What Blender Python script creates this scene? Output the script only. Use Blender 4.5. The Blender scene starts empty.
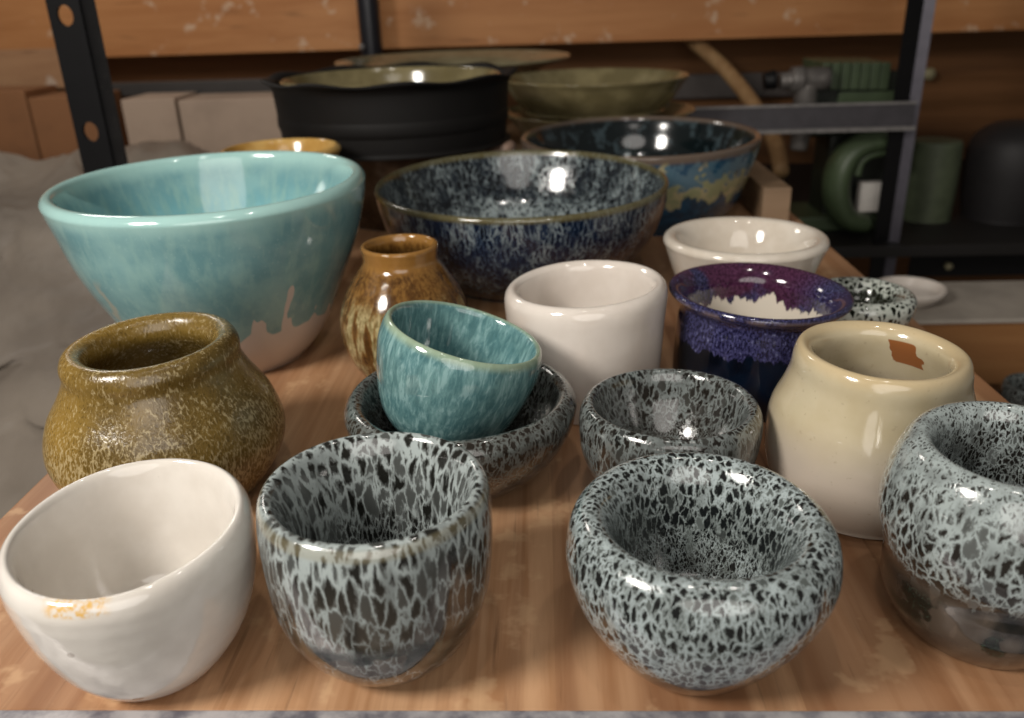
import bpy, bmesh, math, random
from mathutils import Vector, Matrix, noise
random.seed(7)
SC = bpy.context.scene
COL = SC.collection
PI = math.pi
R = math.radians

# ------------------------------------------------------------------ camera
H = 0.25
F_PX = 850.0
down = Vector((64, 1985, F_PX)).normalized()          # world -Z in image axes (x right, y down, z forward)
fwd = Vector((28, -364, F_PX)); fwd = (fwd - down * fwd.dot(down)).normalized()
upv = -down
rgt = fwd.cross(upv)
RM = Matrix((rgt, fwd, upv)).transposed()            # world -> image axes
cam_d = bpy.data.cameras.new('camera')
cam = bpy.data.objects.new('camera', cam_d); COL.objects.link(cam)
cam_d.sensor_width = 36.0
cam_d.lens = F_PX / 1024.0 * 36.0
cam_d.clip_start = 0.01
to_blender = Matrix(((1, 0, 0), (0, -1, 0), (0, 0, -1)))
M3 = (to_blender @ RM).transposed()
cam.matrix_world = Matrix.Translation((0, 0, H)) @ M3.to_4x4()
cam_d.dof.use_dof = True
cam_d.dof.focus_distance = 0.40
cam_d.dof.aperture_fstop = 9.0
SC.camera = cam

def W(px, py, y):
    """world point seen at a photo pixel, at depth y"""
    v = RM.transposed() @ Vector((px - 512.0, py - 359.0, F_PX))
    return Vector((0, 0, H)) + v * (y / v.y)

# ------------------------------------------------------------------ world, lights, exposure
wd = bpy.data.worlds.new('world'); SC.world = wd; wd.use_nodes = True
bg = wd.node_tree.nodes['Background']
bg.inputs[0].default_value = (1.0, 0.93, 0.84, 1); bg.inputs[1].default_value = 0.08

def lamp(name, kind, loc, energy, color, size=0.1, target=None, size_y=None):
    l = bpy.data.lights.new(name, kind); l.energy = energy; l.color = color
    if kind == 'AREA':
        l.size = size
        l.shape = 'DISK'
    else:
        l.shadow_soft_size = size
    o = bpy.data.objects.new(name, l); COL.objects.link(o); o.location = loc
    if target is not None:
        o.rotation_euler = (Vector(target) - Vector(loc)).to_track_quat('-Z', 'Y').to_euler()
    return o
lamp('ceiling_bulb', 'POINT', (-0.04, 0.12, 1.05), 3.2, (1.0, 0.95, 0.88), 0.022)
lamp('ceiling_bulb', 'POINT', (0.28, 0.20, 1.05), 2.5, (1.0, 0.95, 0.88), 0.022)
lamp('workshop_lamp', 'AREA', (-0.72, -0.16, 0.72), 11, (1.0, 0.95, 0.88), 0.30, (0.0, 0.45, 0.0))
lamp('back_left_fill', 'POINT', (-0.95, 1.40, 0.85), 7, (1.0, 0.94, 0.86), 0.12)  # added fill that brightens the beam, boxes and sheet at the back left
lamp('front_fill', 'AREA', (0.10, -0.95, 0.55), 9, (1.0, 0.95, 0.89), 1.2, (0.0, 0.6, 0.0))  # added broad fill from the camera side, lifts the shaded pot fronts
SC.view_settings.view_transform = 'Standard'
SC.view_settings.look = 'None'
SC.view_settings.gamma = 1.0
SC.view_settings.exposure = 0.12
SC.view_settings.use_curve_mapping = False

# ------------------------------------------------------------------ node helper
def lin(h):
    def c(v):
        v /= 255.0
        return v / 12.92 if v <= 0.04045 else ((v + 0.055) / 1.055) ** 2.4
    if isinstance(h, str):
        h = h.lstrip('#'); h = tuple(int(h[i:i + 2], 16) for i in (0, 2, 4))
    return (c(h[0]), c(h[1]), c(h[2]), 1.0)

class NT:
    def __init__(s, name):
        s.m = bpy.data.materials.new(name); s.m.use_nodes = True
        s.t = s.m.node_tree; s.b = s.t.nodes['Principled BSDF']
    def n(s, kind, **k):
        x = s.t.nodes.new(kind)
        for a, v in k.items(): setattr(x, a, v)
        return x
    def put(s, sock, v):
        if isinstance(v, bpy.types.NodeSocket): s.t.links.new(v, sock)
        elif v is not None: sock.default_value = v
    def math(s, op, a, b=None, clamp=False):
        x = s.n('ShaderNodeMath', operation=op); x.use_clamp = clamp
        s.put(x.inputs[0], a)
        if b is not None: s.put(x.inputs[1], b)
        return x.outputs[0]
    def add(s, a, b, clamp=False): return s.math('ADD', a, b, clamp)
    def mul(s, a, b, clamp=False): return s.math('MULTIPLY', a, b, clamp)
    def sub(s, a, b, clamp=False): return s.math('SUBTRACT', a, b, clamp)
    def vmath(s, op, a, b):
        x = s.n('ShaderNodeVectorMath', operation=op)
        s.put(x.inputs[0], a)
        if op == 'SCALE': s.put(x.inputs[3], b)
        else: s.put(x.inputs[1], b)
        return x.outputs[0]
    def mix(s, f, a, b):
        x = s.n('ShaderNodeMix', data_type='RGBA')
        s.put(x.inputs[0], f); s.put(x.inputs[6], a); s.put(x.inputs[7], b)
        return x.outputs[2]
    def ramp(s, f, pts, interp='LINEAR'):
        x = s.n('ShaderNodeValToRGB'); cr = x.color_ramp; cr.interpolation = interp
        while len(cr.elements) < len(pts): cr.elements.new(0.5)
        for e, (p, c) in zip(cr.elements, pts):
            e.position = p
            e.color = c if isinstance(c, tuple) else (c, c, c, 1)
        s.put(x.inputs[0], f)
        return x.outputs[0]
    def step(s, v, lo, hi):
        x = s.n('ShaderNodeMapRange'); x.interpolation_type = 'SMOOTHSTEP'
        s.put(x.inputs[0], v); s.put(x.inputs[1], lo); s.put(x.inputs[2], hi)
        return x.outputs[0]
    def noise(s, vec, scale, detail=3, rough=0.5, dist=0.0):
        x = s.n('ShaderNodeTexNoise'); s.put(x.inputs['Vector'], vec)
        x.inputs['Scale'].default_value = scale; x.inputs['Detail'].default_value = detail
        x.inputs['Roughness'].default_value = rough; x.inputs['Distortion'].default_value = dist
        return x.outputs[0], x.outputs[1]
    def vor(s, vec, scale, feature='SMOOTH_F1', smooth=0.25, out=0):
        x = s.n('ShaderNodeTexVoronoi', feature=feature); s.put(x.inputs['Vector'], vec)
        x.inputs['Scale'].default_value = scale
        if feature == 'SMOOTH_F1': x.inputs['Smoothness'].default_value = smooth
        return x.outputs[out]
    def attr(s, name): return s.n('ShaderNodeAttribute', attribute_name=name)
    def mapping(s, vec, scale=(1, 1, 1), loc=(0, 0, 0)):
        x = s.n('ShaderNodeMapping'); s.put(x.inputs[0], vec)
        x.inputs['Scale'].default_value = scale; x.inputs['Location'].default_value = loc
        return x.outputs[0]
    def obj(s): return s.n('ShaderNodeTexCoord').outputs['Object']
    def xyz(s, vec):
        x = s.n('ShaderNodeSeparateXYZ'); s.put(x.inputs[0], vec)
        return x.outputs
    def bump(s, h, strength=0.2, dist=0.001):
        x = s.n('ShaderNodeBump'); x.inputs['Strength'].default_value = strength
        x.inputs['Distance'].default_value = dist; s.put(x.inputs['Height'], h)
        s.put(s.b.inputs['Normal'], x.outputs[0])
    def done(s, color, rough=0.5, metal=0.0, coat=0.0, spec=0.5):
        s.put(s.b.inputs['Base Color'], color); s.put(s.b.inputs['Roughness'], rough)
        s.put(s.b.inputs['Metallic'], metal)
        s.b.inputs['Coat Weight'].default_value = coat; s.b.inputs['Coat Roughness'].default_value = 0.04
        s.b.inputs['Specular IOR Level'].default_value = spec
        return s.m

def cm(v): return v * 100.0

# glaze whose cells run down the walls: "flow" = (x, y, length along the wall) in cm, "tt" = 0 foot .. 1 rim .. 2 inside centre
def mottled(name, dark, pale, mid, brown, scale=2.4, stretch=0.45, bias=((0, 0), (1, 0)), brownr=((0, 0), (1, 0)),
            web=0.10, warp=0.5, rough=0.10, seed=0.0, patch=0.10, fine_from=1.35, pools=0.0, hairs=0.14, greys=0.25, soft=0.06):
    """dark cells in a pale web drawn out along the wall; bias > 0 widens the web, < 0 thins it"""
    s = NT(name)
    fl = s.attr('flow').outputs['Vector']; tt = s.mul(s.attr('tt').outputs['Fac'], 0.5)
    base = s.mapping(fl, (1, 1, stretch), (seed, seed * 1.7, 0))
    nz, nc = s.noise(base, scale * 1.1, 4, 0.62)
    wv = s.vmath('ADD', base, s.vmath('SCALE', nc, warp))
    e1 = s.vor(wv, scale, 'DISTANCE_TO_EDGE'); e2 = s.vor(wv, scale * 2.1, 'DISTANCE_TO_EDGE')
    cell = s.xyz(s.vor(wv, scale, 'F1', out=1))
    inside = s.step(tt, fine_from / 2, fine_from / 2 + 0.08)
    e = s.add(s.mul(e1, s.sub(1.0, inside)), s.mul(e2, inside))
    b = s.ramp(tt, [(p / 2, 0.5 + q) for p, q in bias])
    big, _ = s.noise(base, 0.6, 3, 0.55)
    hair, _ = s.noise(s.mapping(fl, (1, 1, 0.28), (seed, 0, 3)), scale * 3.2, 4, 0.7)
    q = s.sub(e, s.sub(b, 0.5))
    q = s.add(q, s.mul(s.sub(cell[0], 0.5), 0.10))
    q = s.add(q, s.mul(s.sub(hair, 0.5), hairs))
    q = s.sub(q, s.mul(s.sub(big, 0.5), patch * 2))
    pal = s.sub(1.0, s.step(q, web - soft * 1.3, web + soft))        # the web itself
    drk = s.step(q, web + soft * 0.6, web + soft * 2.4)        # the middle of each cell
    gcell = s.mul(s.step(cell[1], 1 - greys - 0.05, 1 - greys + 0.05), 0.75)
    bn, _ = s.noise(base, 0.8, 2)
    bf = s.mul(s.ramp(tt, [(p / 2, q_) for p, q_ in brownr]), s.step(bn, 0.20, 0.45), True)
    mc = s.mix(bf, mid, brown)
    tone, _ = s.noise(base, scale * 0.5, 3)
    pc = s.mix(s.step(tone, 0.30, 0.58), s.mix(0.45, mid, pale), pale)
    col = s.mix(drk, mc, s.mix(gcell, s.mix(s.mul(bf, 0.7), dark, brown), mc))
    col = s.mix(pal, col, s.mix(s.mul(bf, 0.35), pc, brown))
    if pools:                                       # thick dark pools on the lower wall
        pn, _ = s.noise(s.mapping(fl, (1, 1, 1.3), (seed + 9, 2, 5)), 0.42, 3, 0.5)
        pm = s.mul(s.step(pn, 0.52, 0.56), s.ramp(tt, [(0, 1), (pools / 2 - 0.03, 1), (pools / 2, 0)]))
        pk, _ = s.noise(fl, 9, 2)
        col = s.mix(s.mul(pm, 0.92), col, s.mix(s.step(pk, 0.5, 0.7), lin('#0d120e'), lin('#2a3a30')))
    s.bump(s.add(pal, s.mul(hair, 0.4)), 0.10, 0.0006)
    return s.done(col, rough, coat=0.5, spec=0.5)

# ------------------------------------------------------------------ mesh helpers
def tag(o, label=None, cat=None, group=None, kind=None):
    if label: o['label'] = label
    if cat: o['category'] = cat
    if group: o['group'] = group
    if kind: o['kind'] = kind
    return o

def link(name, me, mat=None, parent=None, loc=(0, 0, 0)):
    o = bpy.data.objects.new(name, me); COL.objects.link(o); o.location = loc
    if mat: me.materials.append(mat)
    if parent: o.parent = parent
    return o

def from_bm(name, bm, mat, parent=None, loc=(0, 0, 0), smooth=False, bevel=0.0, seg=2):
    if bevel:
        bmesh.ops.bevel(bm, geom=list(bm.edges), offset=bevel, segments=seg, profile=0.7, affect='EDGES')
    bmesh.ops.recalc_face_normals(bm, faces=bm.faces)
    me = bpy.data.meshes.new(name); bm.to_mesh(me); bm.free()
    if smooth:
        me.shade_smooth() if hasattr(me, 'shade_smooth') else None
        for p in me.polygons: p.use_smooth = True
    return link(name, me, mat, parent, loc)

def empty(name, loc, label, cat, group=None, rz=0):
    o = bpy.data.objects.new(name, None); COL.objects.link(o); o.location = loc; o.rotation_euler = (0, 0, rz)
    o.empty_display_size = 0.02
    return tag(o, label, cat, group)

def add_box(bm, x0, x1, y0, y1, z0, z1):
    vs = [bm.verts.new((x, y, z)) for x in (x0, x1) for y in (y0, y1) for z in (z0, z1)]
    for f in ((0, 1, 3, 2), (4, 6, 7, 5), (0, 4, 5, 1), (2, 3, 7, 6), (0, 2, 6, 4), (1, 5, 7, 3)):
        bm.faces.new([vs[i] for i in f])

def box(name, x0, x1, y0, y1, z0, z1, mat, parent=None, bevel=0.0015):
    cx, cy = (x0 + x1) / 2, (y0 + y1) / 2
    bm = bmesh.new(); add_box(bm, x0 - cx, x1 - cx, y0 - cy, y1 - cy, 0, z1 - z0)
    return from_bm(name, bm, mat, parent, (cx, cy, z0), bevel=bevel)

def tube(name, pts, rad, mat, parent=None, loc=(0, 0, 0), seg=20, flat=1.0, sub=6):
    pts = [Vector(p) for p in pts]
    if not isinstance(rad, (list, tuple)): rad = [rad] * len(pts)
    P, Q = [], []
    for i in range(len(pts) - 1):
        p0 = pts[max(i - 1, 0)]; p1 = pts[i]; p2 = pts[i + 1]; p3 = pts[min(i + 2, len(pts) - 1)]
        for k in range(sub):
            t = k / sub
            P.append(0.5 * ((2 * p1) + (-p0 + p2) * t + (2 * p0 - 5 * p1 + 4 * p2 - p3) * t * t + (-p0 + 3 * p1 - 3 * p2 + p3) * t ** 3))
            Q.append(rad[i] * (1 - t) + rad[i + 1] * t)
    P.append(pts[-1]); Q.append(rad[-1])
    bm = bmesh.new(); rings = []
    ref = Vector((0, 1, 0))
    for i, p in enumerate(P):
        t = (P[min(i + 1, len(P) - 1)] - P[max(i - 1, 0)]).normalized()
        a = ref - t * ref.dot(t)
        if a.length < 1e-3: a = Vector((1, 0, 0)) - t * t.x
        a.normalize(); b = t.cross(a); ref = a
        rings.append([bm.verts.new(p + a * math.cos(2 * PI * j / seg) * Q[i] * flat + b * math.sin(2 * PI * j / seg) * Q[i]) for j in range(seg)])
    for i in range(len(rings) - 1):
        for j in range(seg):
            bm.faces.new((rings[i][j], rings[i][(j + 1) % seg], rings[i + 1][(j + 1) % seg], rings[i + 1][j]))
    bm.faces.new(rings[0][::-1]); bm.faces.new(rings[-1])
    return from_bm(name, bm, mat, parent, loc, smooth=True)

def dense(p, n=6):
    out = []
    for i in range(len(p) - 1):
        p0 = p[max(i - 1, 0)]; p1 = p[i]; p2 = p[i + 1]; p3 = p[min(i + 2, len(p) - 1)]
        for k in range(n):
            t = k / n
            out.append(tuple(0.5 * ((2 * p1[c]) + (-p0[c] + p2[c]) * t + (2 * p0[c] - 5 * p1[c] + 4 * p2[c] - p3[c]) * t * t
                                    + (-p0[c] + 3 * p1[c] - 3 * p2[c] + p3[c]) * t ** 3) for c in (0, 1)))
    out.append(tuple(p[-1]))
    return out

def pot(name, prof, x, y, s, sz, mat, z=0.0, seg=144, wob=0.010, seed=0.0, oval=(0.0, 0.0), tilt=(0.0, 0.0), rot=None,
        rimfn=None, parent=None, ring=0.0):
    """a thrown pot: profile (r, z) in cm from the foot centre, up the outside, over the rim, down to the inside centre"""
    pr = dense([(max(a, 0), b) for a, b in prof])
    pr = [(max(a, 0.0) * s / 100, b * sz / 100) for a, b in pr]
    hmax = max(b for a, b in pr); top = max(range(len(pr)), key=lambda i: pr[i][1])
    arc = [0.0]
    for i in range(1, len(pr)): arc.append(arc[-1] + math.hypot(pr[i][0] - pr[i - 1][0], pr[i][1] - pr[i - 1][1]))
    bm = bmesh.new(); rows = []; flow = []; tts = []
    for i, (r, h) in enumerate(pr):
        t = arc[i] / arc[top] if i <= top else 1 + (arc[i] - arc[top]) / (arc[-1] - arc[top])
        if r < 1e-5:
            rows.append([bm.verts.new((0, 0, h))]); flow.append((0, 0, arc[i] * 100)); tts.append(t); continue
        row = []
        for j in range(seg):
            a = 2 * PI * j / seg
            w = 1 + wob * 2.2 * (noise.noise(Vector((math.cos(a) * 0.9 + seed, math.sin(a) * 0.9, h * 18 + seed)))) * min(1, h / 0.01)
            w += oval[0] * math.cos(2 * (a - oval[1])) + ring * math.sin(h * 900 + a) * (1 if i <= top else 0.5)
            rr = r * w; k = h / hmax
            hh = h + (tilt[0] * math.cos(a) + tilt[1] * math.sin(a)) * rr * k * k
            hh += wob * 0.10 * k * k * r * noise.noise(Vector((math.cos(a) * 1.3, math.sin(a) * 1.3, seed + 5))) * 4
            if rimfn: rr, hh = rimfn(a, rr, hh, k)
            row.append(bm.verts.new((rr * math.cos(a), rr * math.sin(a), hh)))
            flow.append((r * 100 * math.cos(a), r * 100 * math.sin(a), arc[i] * 100)); tts.append(t)
        rows.append(row)
    for i in range(len(rows) - 1):
        A, B = rows[i], rows[i + 1]
        for j in range(seg):
            k = (j + 1) % seg
            if len(A) == 1 and len(B) == 1: continue
            if len(A) == 1: bm.faces.new((A[0], B[k], B[j]))
            elif len(B) == 1: bm.faces.new((A[j], A[k], B[0]))
            else: bm.faces.new((A[j], A[k], B[k], B[j]))
    bmesh.ops.recalc_face_normals(bm, faces=bm.faces)
    me = bpy.data.meshes.new(name); bm.to_mesh(me); bm.free()
    for p in me.polygons: p.use_smooth = True
    at = me.attributes.new('flow', 'FLOAT_VECTOR', 'POINT'); at.data.foreach_set('vector', [c for v in flow for c in v])
    at = me.attributes.new('tt', 'FLOAT', 'POINT'); at.data.foreach_set('value', tts)
    o = link(name, me, mat, parent, (x, y, z))
    if rot: o.rotation_euler = rot
    return o

# ------------------------------------------------------------------ plain materials
def wood(name, c1, c2, c3, grain=(1, 0.05, 1), scale=60, knots=0.0, rough=0.55, stains=None, strips=None):
    s = NT(name); oc = s.obj()
    g = s.mapping(oc, grain)
    n1, _ = s.noise(g, scale, 5, 0.6, 0.3); n2, _ = s.noise(g, scale * 0.25, 3, 0.5, 0.6); n3, _ = s.noise(g, scale * 3, 3)
    col = s.mix(s.step(n1, 0.35, 0.68), c1, c2)
    col = s.mix(s.mul(s.step(n2, 0.48, 0.70), 0.8), col, c3)
    if strips:                                      # glued-up strips of differing tone
        x = s.xyz(oc)
        cell = s.math('FLOOR', s.mul(x[0], 1 / strips))
        wn = s.n('ShaderNodeTexWhiteNoise', noise_dimensions='1D'); s.put(wn.inputs['W'], cell)
        col = s.mix(s.mul(wn.outputs[0], 0.55), col, c3)
    sp, _ = s.noise(oc, 260, 2)
    col = s.mix(s.mul(s.step(n3, 0.62, 0.75), 0.35), col, lin('#4a2c18'))
    if stains:
        st, _ = s.noise(oc, stains[1], 4, 0.6)
        col = s.mix(s.mul(s.step(st, 0.60, 0.68), stains[2]), col, stains[0])
    s.bump(n1, 0.15, 0.001)
    return s.done(col, rough, spec=0.35)

def paint(name, c, rough=0.5, metal=0.0, var=0.15, scale=40, c2=None, specks=None, spec=0.5, bump=0.0):
    s = NT(name); oc = s.obj()
    n, _ = s.noise(oc, scale, 4, 0.6)
    col = s.mix(s.mul(s.step(n, 0.35, 0.7), 1.0 if c2 else var), c, c2 or lin('#000000'))
    if specks:
        sp, _ = s.noise(oc, 160, 1)
        col = s.mix(s.mul(s.step(sp, 0.70, 0.74), 0.7), col, specks)
    if bump: s.bump(n, bump, 0.002)
    return s.done(col, rough, metal, spec=spec)

M_black = paint('black_steel', lin('#1b1a1b'), 0.45, 0.0, 0.3, specks=lin('#6b6660'))
M_dark = paint('dark_steel', lin('#0d0c0e'), 0.5, 0.0, 0.2, spec=0.3)
M_grey = paint('grey_steel', lin('#6d6a70'), 0.38, 0.35, 0.3, 60, specks=lin('#b5b2b0'))
M_grey2 = paint('worn_grey_steel', lin('#8b8785'), 0.42, 0.3, 0.3, 90)
M_hole = paint('hole_dark', lin('#080808'), 0.8)

# ------------------------------------------------------------------ setting: shelf board, rails, walls
M_board = wood('shelf_wood', lin('#c69c77'), lin('#a67a56'), lin('#80563a'), (1, 0.045, 1), 95, rough=0.42, strips=0.047,
               stains=(lin('#d8b48c'), 30, 0.35))
bx = box('shelf_board', -0.2935, 0.2975, 0.2440, 1.80, -0.022, 0.0, M_board, bevel=0.001)
tag(bx, 'wide light brown wooden shelf board that carries the pottery', 'shelf')
rail = empty('front_rail', (0, 0.2440, -0.03), 'grey scratched steel rail along the front edge of the wooden shelf', 'rail')
bm = bmesh.new(); add_box(bm, -0.30, 0.30, -0.028, -0.0006, 0.0285, 0.0308)
from_bm('top_lip', bm, paint('scratched_steel', lin('#b9b5b6'), 0.4, 0.3, 0.6, 60, c2=lin('#6a6770')), rail, bevel=0.0005)
bm = bmesh.new(); add_box(bm, -0.30, 0.30, -0.030, -0.028, -0.01, 0.0308)
from_bm('front_lip', bm, M_grey, rail, bevel=0.0005)

M_wall = wood('wall_wood', lin('#7a5230'), lin('#63401f'), lin('#4a2e16'), (0.06, 1, 1), 30, rough=0.7)
wb = box('wall_back', -1.7, 1.7, 2.25, 2.30, -1.3, 0.9, M_wall, bevel=0)
tag(wb, kind='structure')
M_floor = paint('floor_concrete', lin('#6f6a64'), 0.8, 0, 0.3, 6)
FLZ = W(80, 15, 0.975).z - 11.5 * 0.122 - 0.0005
fl = box('floor', -1.7, 1.7, -0.6, 2.25, FLZ - 0.05, FLZ, M_floor, bevel=0); tag(fl, kind='structure')

# timber beam across the back
yb = 2.0
zb = W(520, 45, yb).z
M_beam = wood('beam_wood', lin('#c48a58'), lin('#b27747'), lin('#9a6238'), (0.10, 1, 1), 26, rough=0.6, stains=(lin('#e0c8ae'), 22, 0.55))
bb = box('timber_beam', -1.65, 1.65, yb, yb + 0.04, zb, zb + 0.20, M_beam, bevel=0.003)
tag(bb, 'long pale timber beam running across the top behind the pots', 'beam')

# ------------------------------------------------------------------ rack posts and rails
def angle_post(name, label, px, y, z0, z1, w1, w2, m1, m2, rz, holes=True, group=None):
    p = W(px[0], px[1], y)
    o = empty(name, (p.x, p.y, z0), label, 'post', group, rz)
    t = 0.003; hgt = z1 - z0
    def flange(nm, w, mat, turn, holes):
        # plate in the local XZ plane, with real holes punched through it
        bm = bmesh.new(); step = 0.122; r = 0.0095
        zz = 0.0; n = int(hgt / step)
        seg = 16
        for side in (0, 1):
            yy = 0 if side == 0 else t
            for k in range(n):
                za, zc = k * step, (k + 1) * step
                if holes:
                    cx, cz = w * 0.5, (za + zc) / 2
                    circ = [bm.verts.new((cx + r * math.cos(2 * PI * j / seg), yy, cz + r * 1.15 * math.sin(2 * PI * j / seg))) for j in range(seg)]
                    outer = []
                    for j in range(seg):
                        a = 2 * PI * j / seg; c, s_ = math.cos(a), math.sin(a)
                        m = max(abs(c), abs(s_)); outer.append(bm.verts.new((cx + c / m * w / 2, yy, cz + s_ / m * step / 2)))
                    for j in range(seg):
                        k2 = (j + 1) % seg; bm.faces.new((circ[j], circ[k2], outer[k2], outer[j]))
                else:
                    vs = [bm.verts.new(v) for v in ((0, yy, za), (w, yy, za), (w, yy, zc), (0, yy, zc))]; bm.faces.new(vs)
        if holes:
            for k in range(n):
                cx, cz = w * 0.5, (k + 0.5) * step
                a_ = [bm.verts.new((cx + r * math.cos(2 * PI * j / seg), 0, cz + r * 1.15 * math.sin(2 * PI * j / seg))) for j in range(seg)]
                b_ = [bm.verts.new((v.co.x, t, v.co.z)) for v in a_]
                for j in range(seg):
                    k2 = (j + 1) % seg; bm.faces.new((a_[j], a_[k2], b_[k2], b_[j]))
        for xx in (0, w):
            vs = [bm.verts.new(v) for v in ((xx, 0, 0), (xx, t, 0), (xx, t, n * step), (xx, 0, n * step))]; bm.faces.new(vs)
        bmesh.ops.remove_doubles(bm, verts=bm.verts, dist=1e-5)
        f = from_bm(nm, bm, mat, o); f.rotation_euler = (0, 0, turn); return f
    flange('left_flange', w1, m1, PI, holes)
    flange('right_flange', w2, m2, 0, False)
    return o

ap = angle_post('rack_post', 'near black perforated steel angle post at the left, two pale round holes', (93, 60), 0.97, FLZ + 0.0005, 0.45, 0.040, 0.036, M_dark, M_black, 0.0)
ap.children[0].rotation_euler = (0, 0, PI - 0.15); ap.children[1].rotation_euler = (0, 0, -0.80)
rp = angle_post('rack_post', 'black steel angle post at the right behind the cream jar and spotted bowl', (914, 60), 1.46, FLZ + 0.0005, 0.55, 0.030, 0.019, M_dark, paint('post_lit_face', lin('#5a5760'), 0.35, 0.4, 0.2), 0.0, holes=False)  # right flange of the black post coloured paler, its sheen put into the paint
rp.children[0].rotation_euler = (0, 0, PI + 0.35); rp.children[1].rotation_euler = (0, 0, -0.35)
pc_ = W(371, 40, 1.90)
mp = empty('rack_post', (pc_.x, pc_.y, FLZ), 'thin black steel post standing behind the stacked pale bowls', 'post')
tube('shaft', [(0, 0, 0.001), (0, 0, 0.55 - FLZ)], 0.023, paint('post_blue_black', lin('#26262c'), 0.35, 0.2, 0.2), mp, seg=24)
bq = W(362, 47, 1.875)
b1 = tube('bolt', [(bq.x - pc_.x, -0.028, bq.z - FLZ), (bq.x - pc_.x, -0.018, bq.z - FLZ)], 0.006, M_grey2, mp, seg=12)

a0 = W(685, 112, 1.43); a1 = W(915, 112, 1.43)
zt = W(915, 101, 1.43).z; zm = W(915, 120, 1.43).z; zl = W(915, 128, 1.43).z
cr = empty('cross_rail', (a0.x, 1.43, 0), 'grey steel cross rail bolted to the right post above the box', 'rail')
for nm, ya, yc, za, zc, mt in (('web', 0.0, 0.003, zl, zt, paint('rail_face', lin('#4c494d'), 0.45, 0.3, 0.2)), ('bottom_lip', -0.012, -0.0002, zl - 0.002, zl + 0.004, M_grey2)):
    bm = bmesh.new(); add_box(bm, -0.13, a1.x - a0.x, ya, yc, za, zc); from_bm(nm, bm, mt, cr, bevel=0.0008)
bm = bmesh.new(); add_box(bm, -0.13, a1.x - a0.x, -0.003, -0.0002, zt - 0.004, zt); from_bm('top_edge', bm, M_grey2, cr)

lr = W(960, 262, 1.52)
z1_ = W(960, 252, 1.52).z; z0_ = W(960, 276, 1.52).z
lo = empty('cross_rail', (lr.x, 1.52, z0_), 'black steel cross rail low at the right with one pale bolt', 'rail')
bm = bmesh.new(); add_box(bm, -0.09, 0.5, 0, 0.003, 0, z1_ - z0_); from_bm('web', bm, M_dark, lo)
bm = bmesh.new(); add_box(bm, -0.09, 0.5, -0.004, -0.0002, z1_ - z0_ - 0.004, z1_ - z0_); from_bm('top_edge', bm, M_grey2, lo)
bo = W(950, 267, 1.51)
tube('bolt', [(bo.x - lr.x, -0.008, bo.z - z0_), (bo.x - lr.x, 0.0, bo.z - z0_)], 0.0065, paint('brass_bolt', lin('#b6ae8c'), 0.4, 0.3), lo, seg=12)

# ------------------------------------------------------------------ right-hand lower shelf
zs = W(1000, 322, 1.05).z; zs0 = W(1000, 384, 1.05).z
M_plank = wood('plank_brown', lin('#94683f'), lin('#835731'), lin('#6e4626'), (0.08, 1, 1), 40, rough=0.6)
pk = box('side_plank', 0.36, 1.0, 1.05, 1.09, zs0, zs, M_plank, bevel=0.002)
tag(pk, 'brown wooden plank edge at the right, beyond the cream jar', 'plank')
pp = box('packing_paper', 0.345, 1.0, 1.045, 1.20, zs, zs + 0.006, paint('grey_paper', lin('#a39a8f'), 0.8, 0, 0.25, 14, bump=0.4), bevel=0.002)
tag(pp, 'pale grey packing paper lying on the brown plank at the right', 'paper')

# ------------------------------------------------------------------ crumpled sheet at the left
s = NT('grey_plastic_sheet'); oc = s.obj()
n, _ = s.noise(oc, 5, 4, 0.55); n2, _ = s.noise(oc, 22, 4, 0.6, 0.8)
M_sheet = s.done(s.mix(s.step(n, 0.3, 0.7), lin('#94897d'), lin('#746a60')), 0.5, spec=0.4)
s.bump(n2, 0.5, 0.006)
bm = bmesh.new(); NU, NV = 140, 140; g = []; zsh = W(30, 152, 1.42).z - 0.075
path = [(1.62, -0.30), (1.58, 0.02), (1.45, 0.075), (1.30, 0.03), (1.16, -0.10), (1.02, -0.26), (0.86, -0.42), (0.62, -0.60), (0.30, -0.85), (0.1, -1.18)]
dp = dense(path, 10)
for i in range(NV):
    q = dp[int(i * (len(dp) - 1) / (NV - 1))]
    row = []
    for j in range(NU):
        x = -1.7 + 1.32 * j / (NU - 1)
        pos = Vector((x * 3.2, q[0] * 3.0, q[1] * 3.0))
        nn = noise.noise(pos) * 0.05
        cr_ = (abs(noise.noise(pos * 1.8 + Vector((3, 1, 7)))) + 0.5 * abs(noise.noise(pos * 4.1))) * 0.10
        edge = max(0, (x + 0.62) / 0.24)                # the right side slumps down
        row.append(bm.verts.new((x, q[0] - nn - cr_, q[1] + zsh + nn * 0.6 - cr_ * 0.6 - 0.12 * edge * edge)))
    g.append(row)
for i in range(NV - 1):
    for j in range(NU - 1):
        bm.faces.new((g[i][j], g[i][j + 1], g[i + 1][j + 1], g[i + 1][j]))
sh = from_bm('plastic_sheet', bm, M_sheet, smooth=True)
md = sh.modifiers.new('thick', 'SOLIDIFY'); md.thickness = 0.003
tag(sh, 'crumpled grey plastic sheet draped in a heap left of the shelf', 'sheet')

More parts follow.
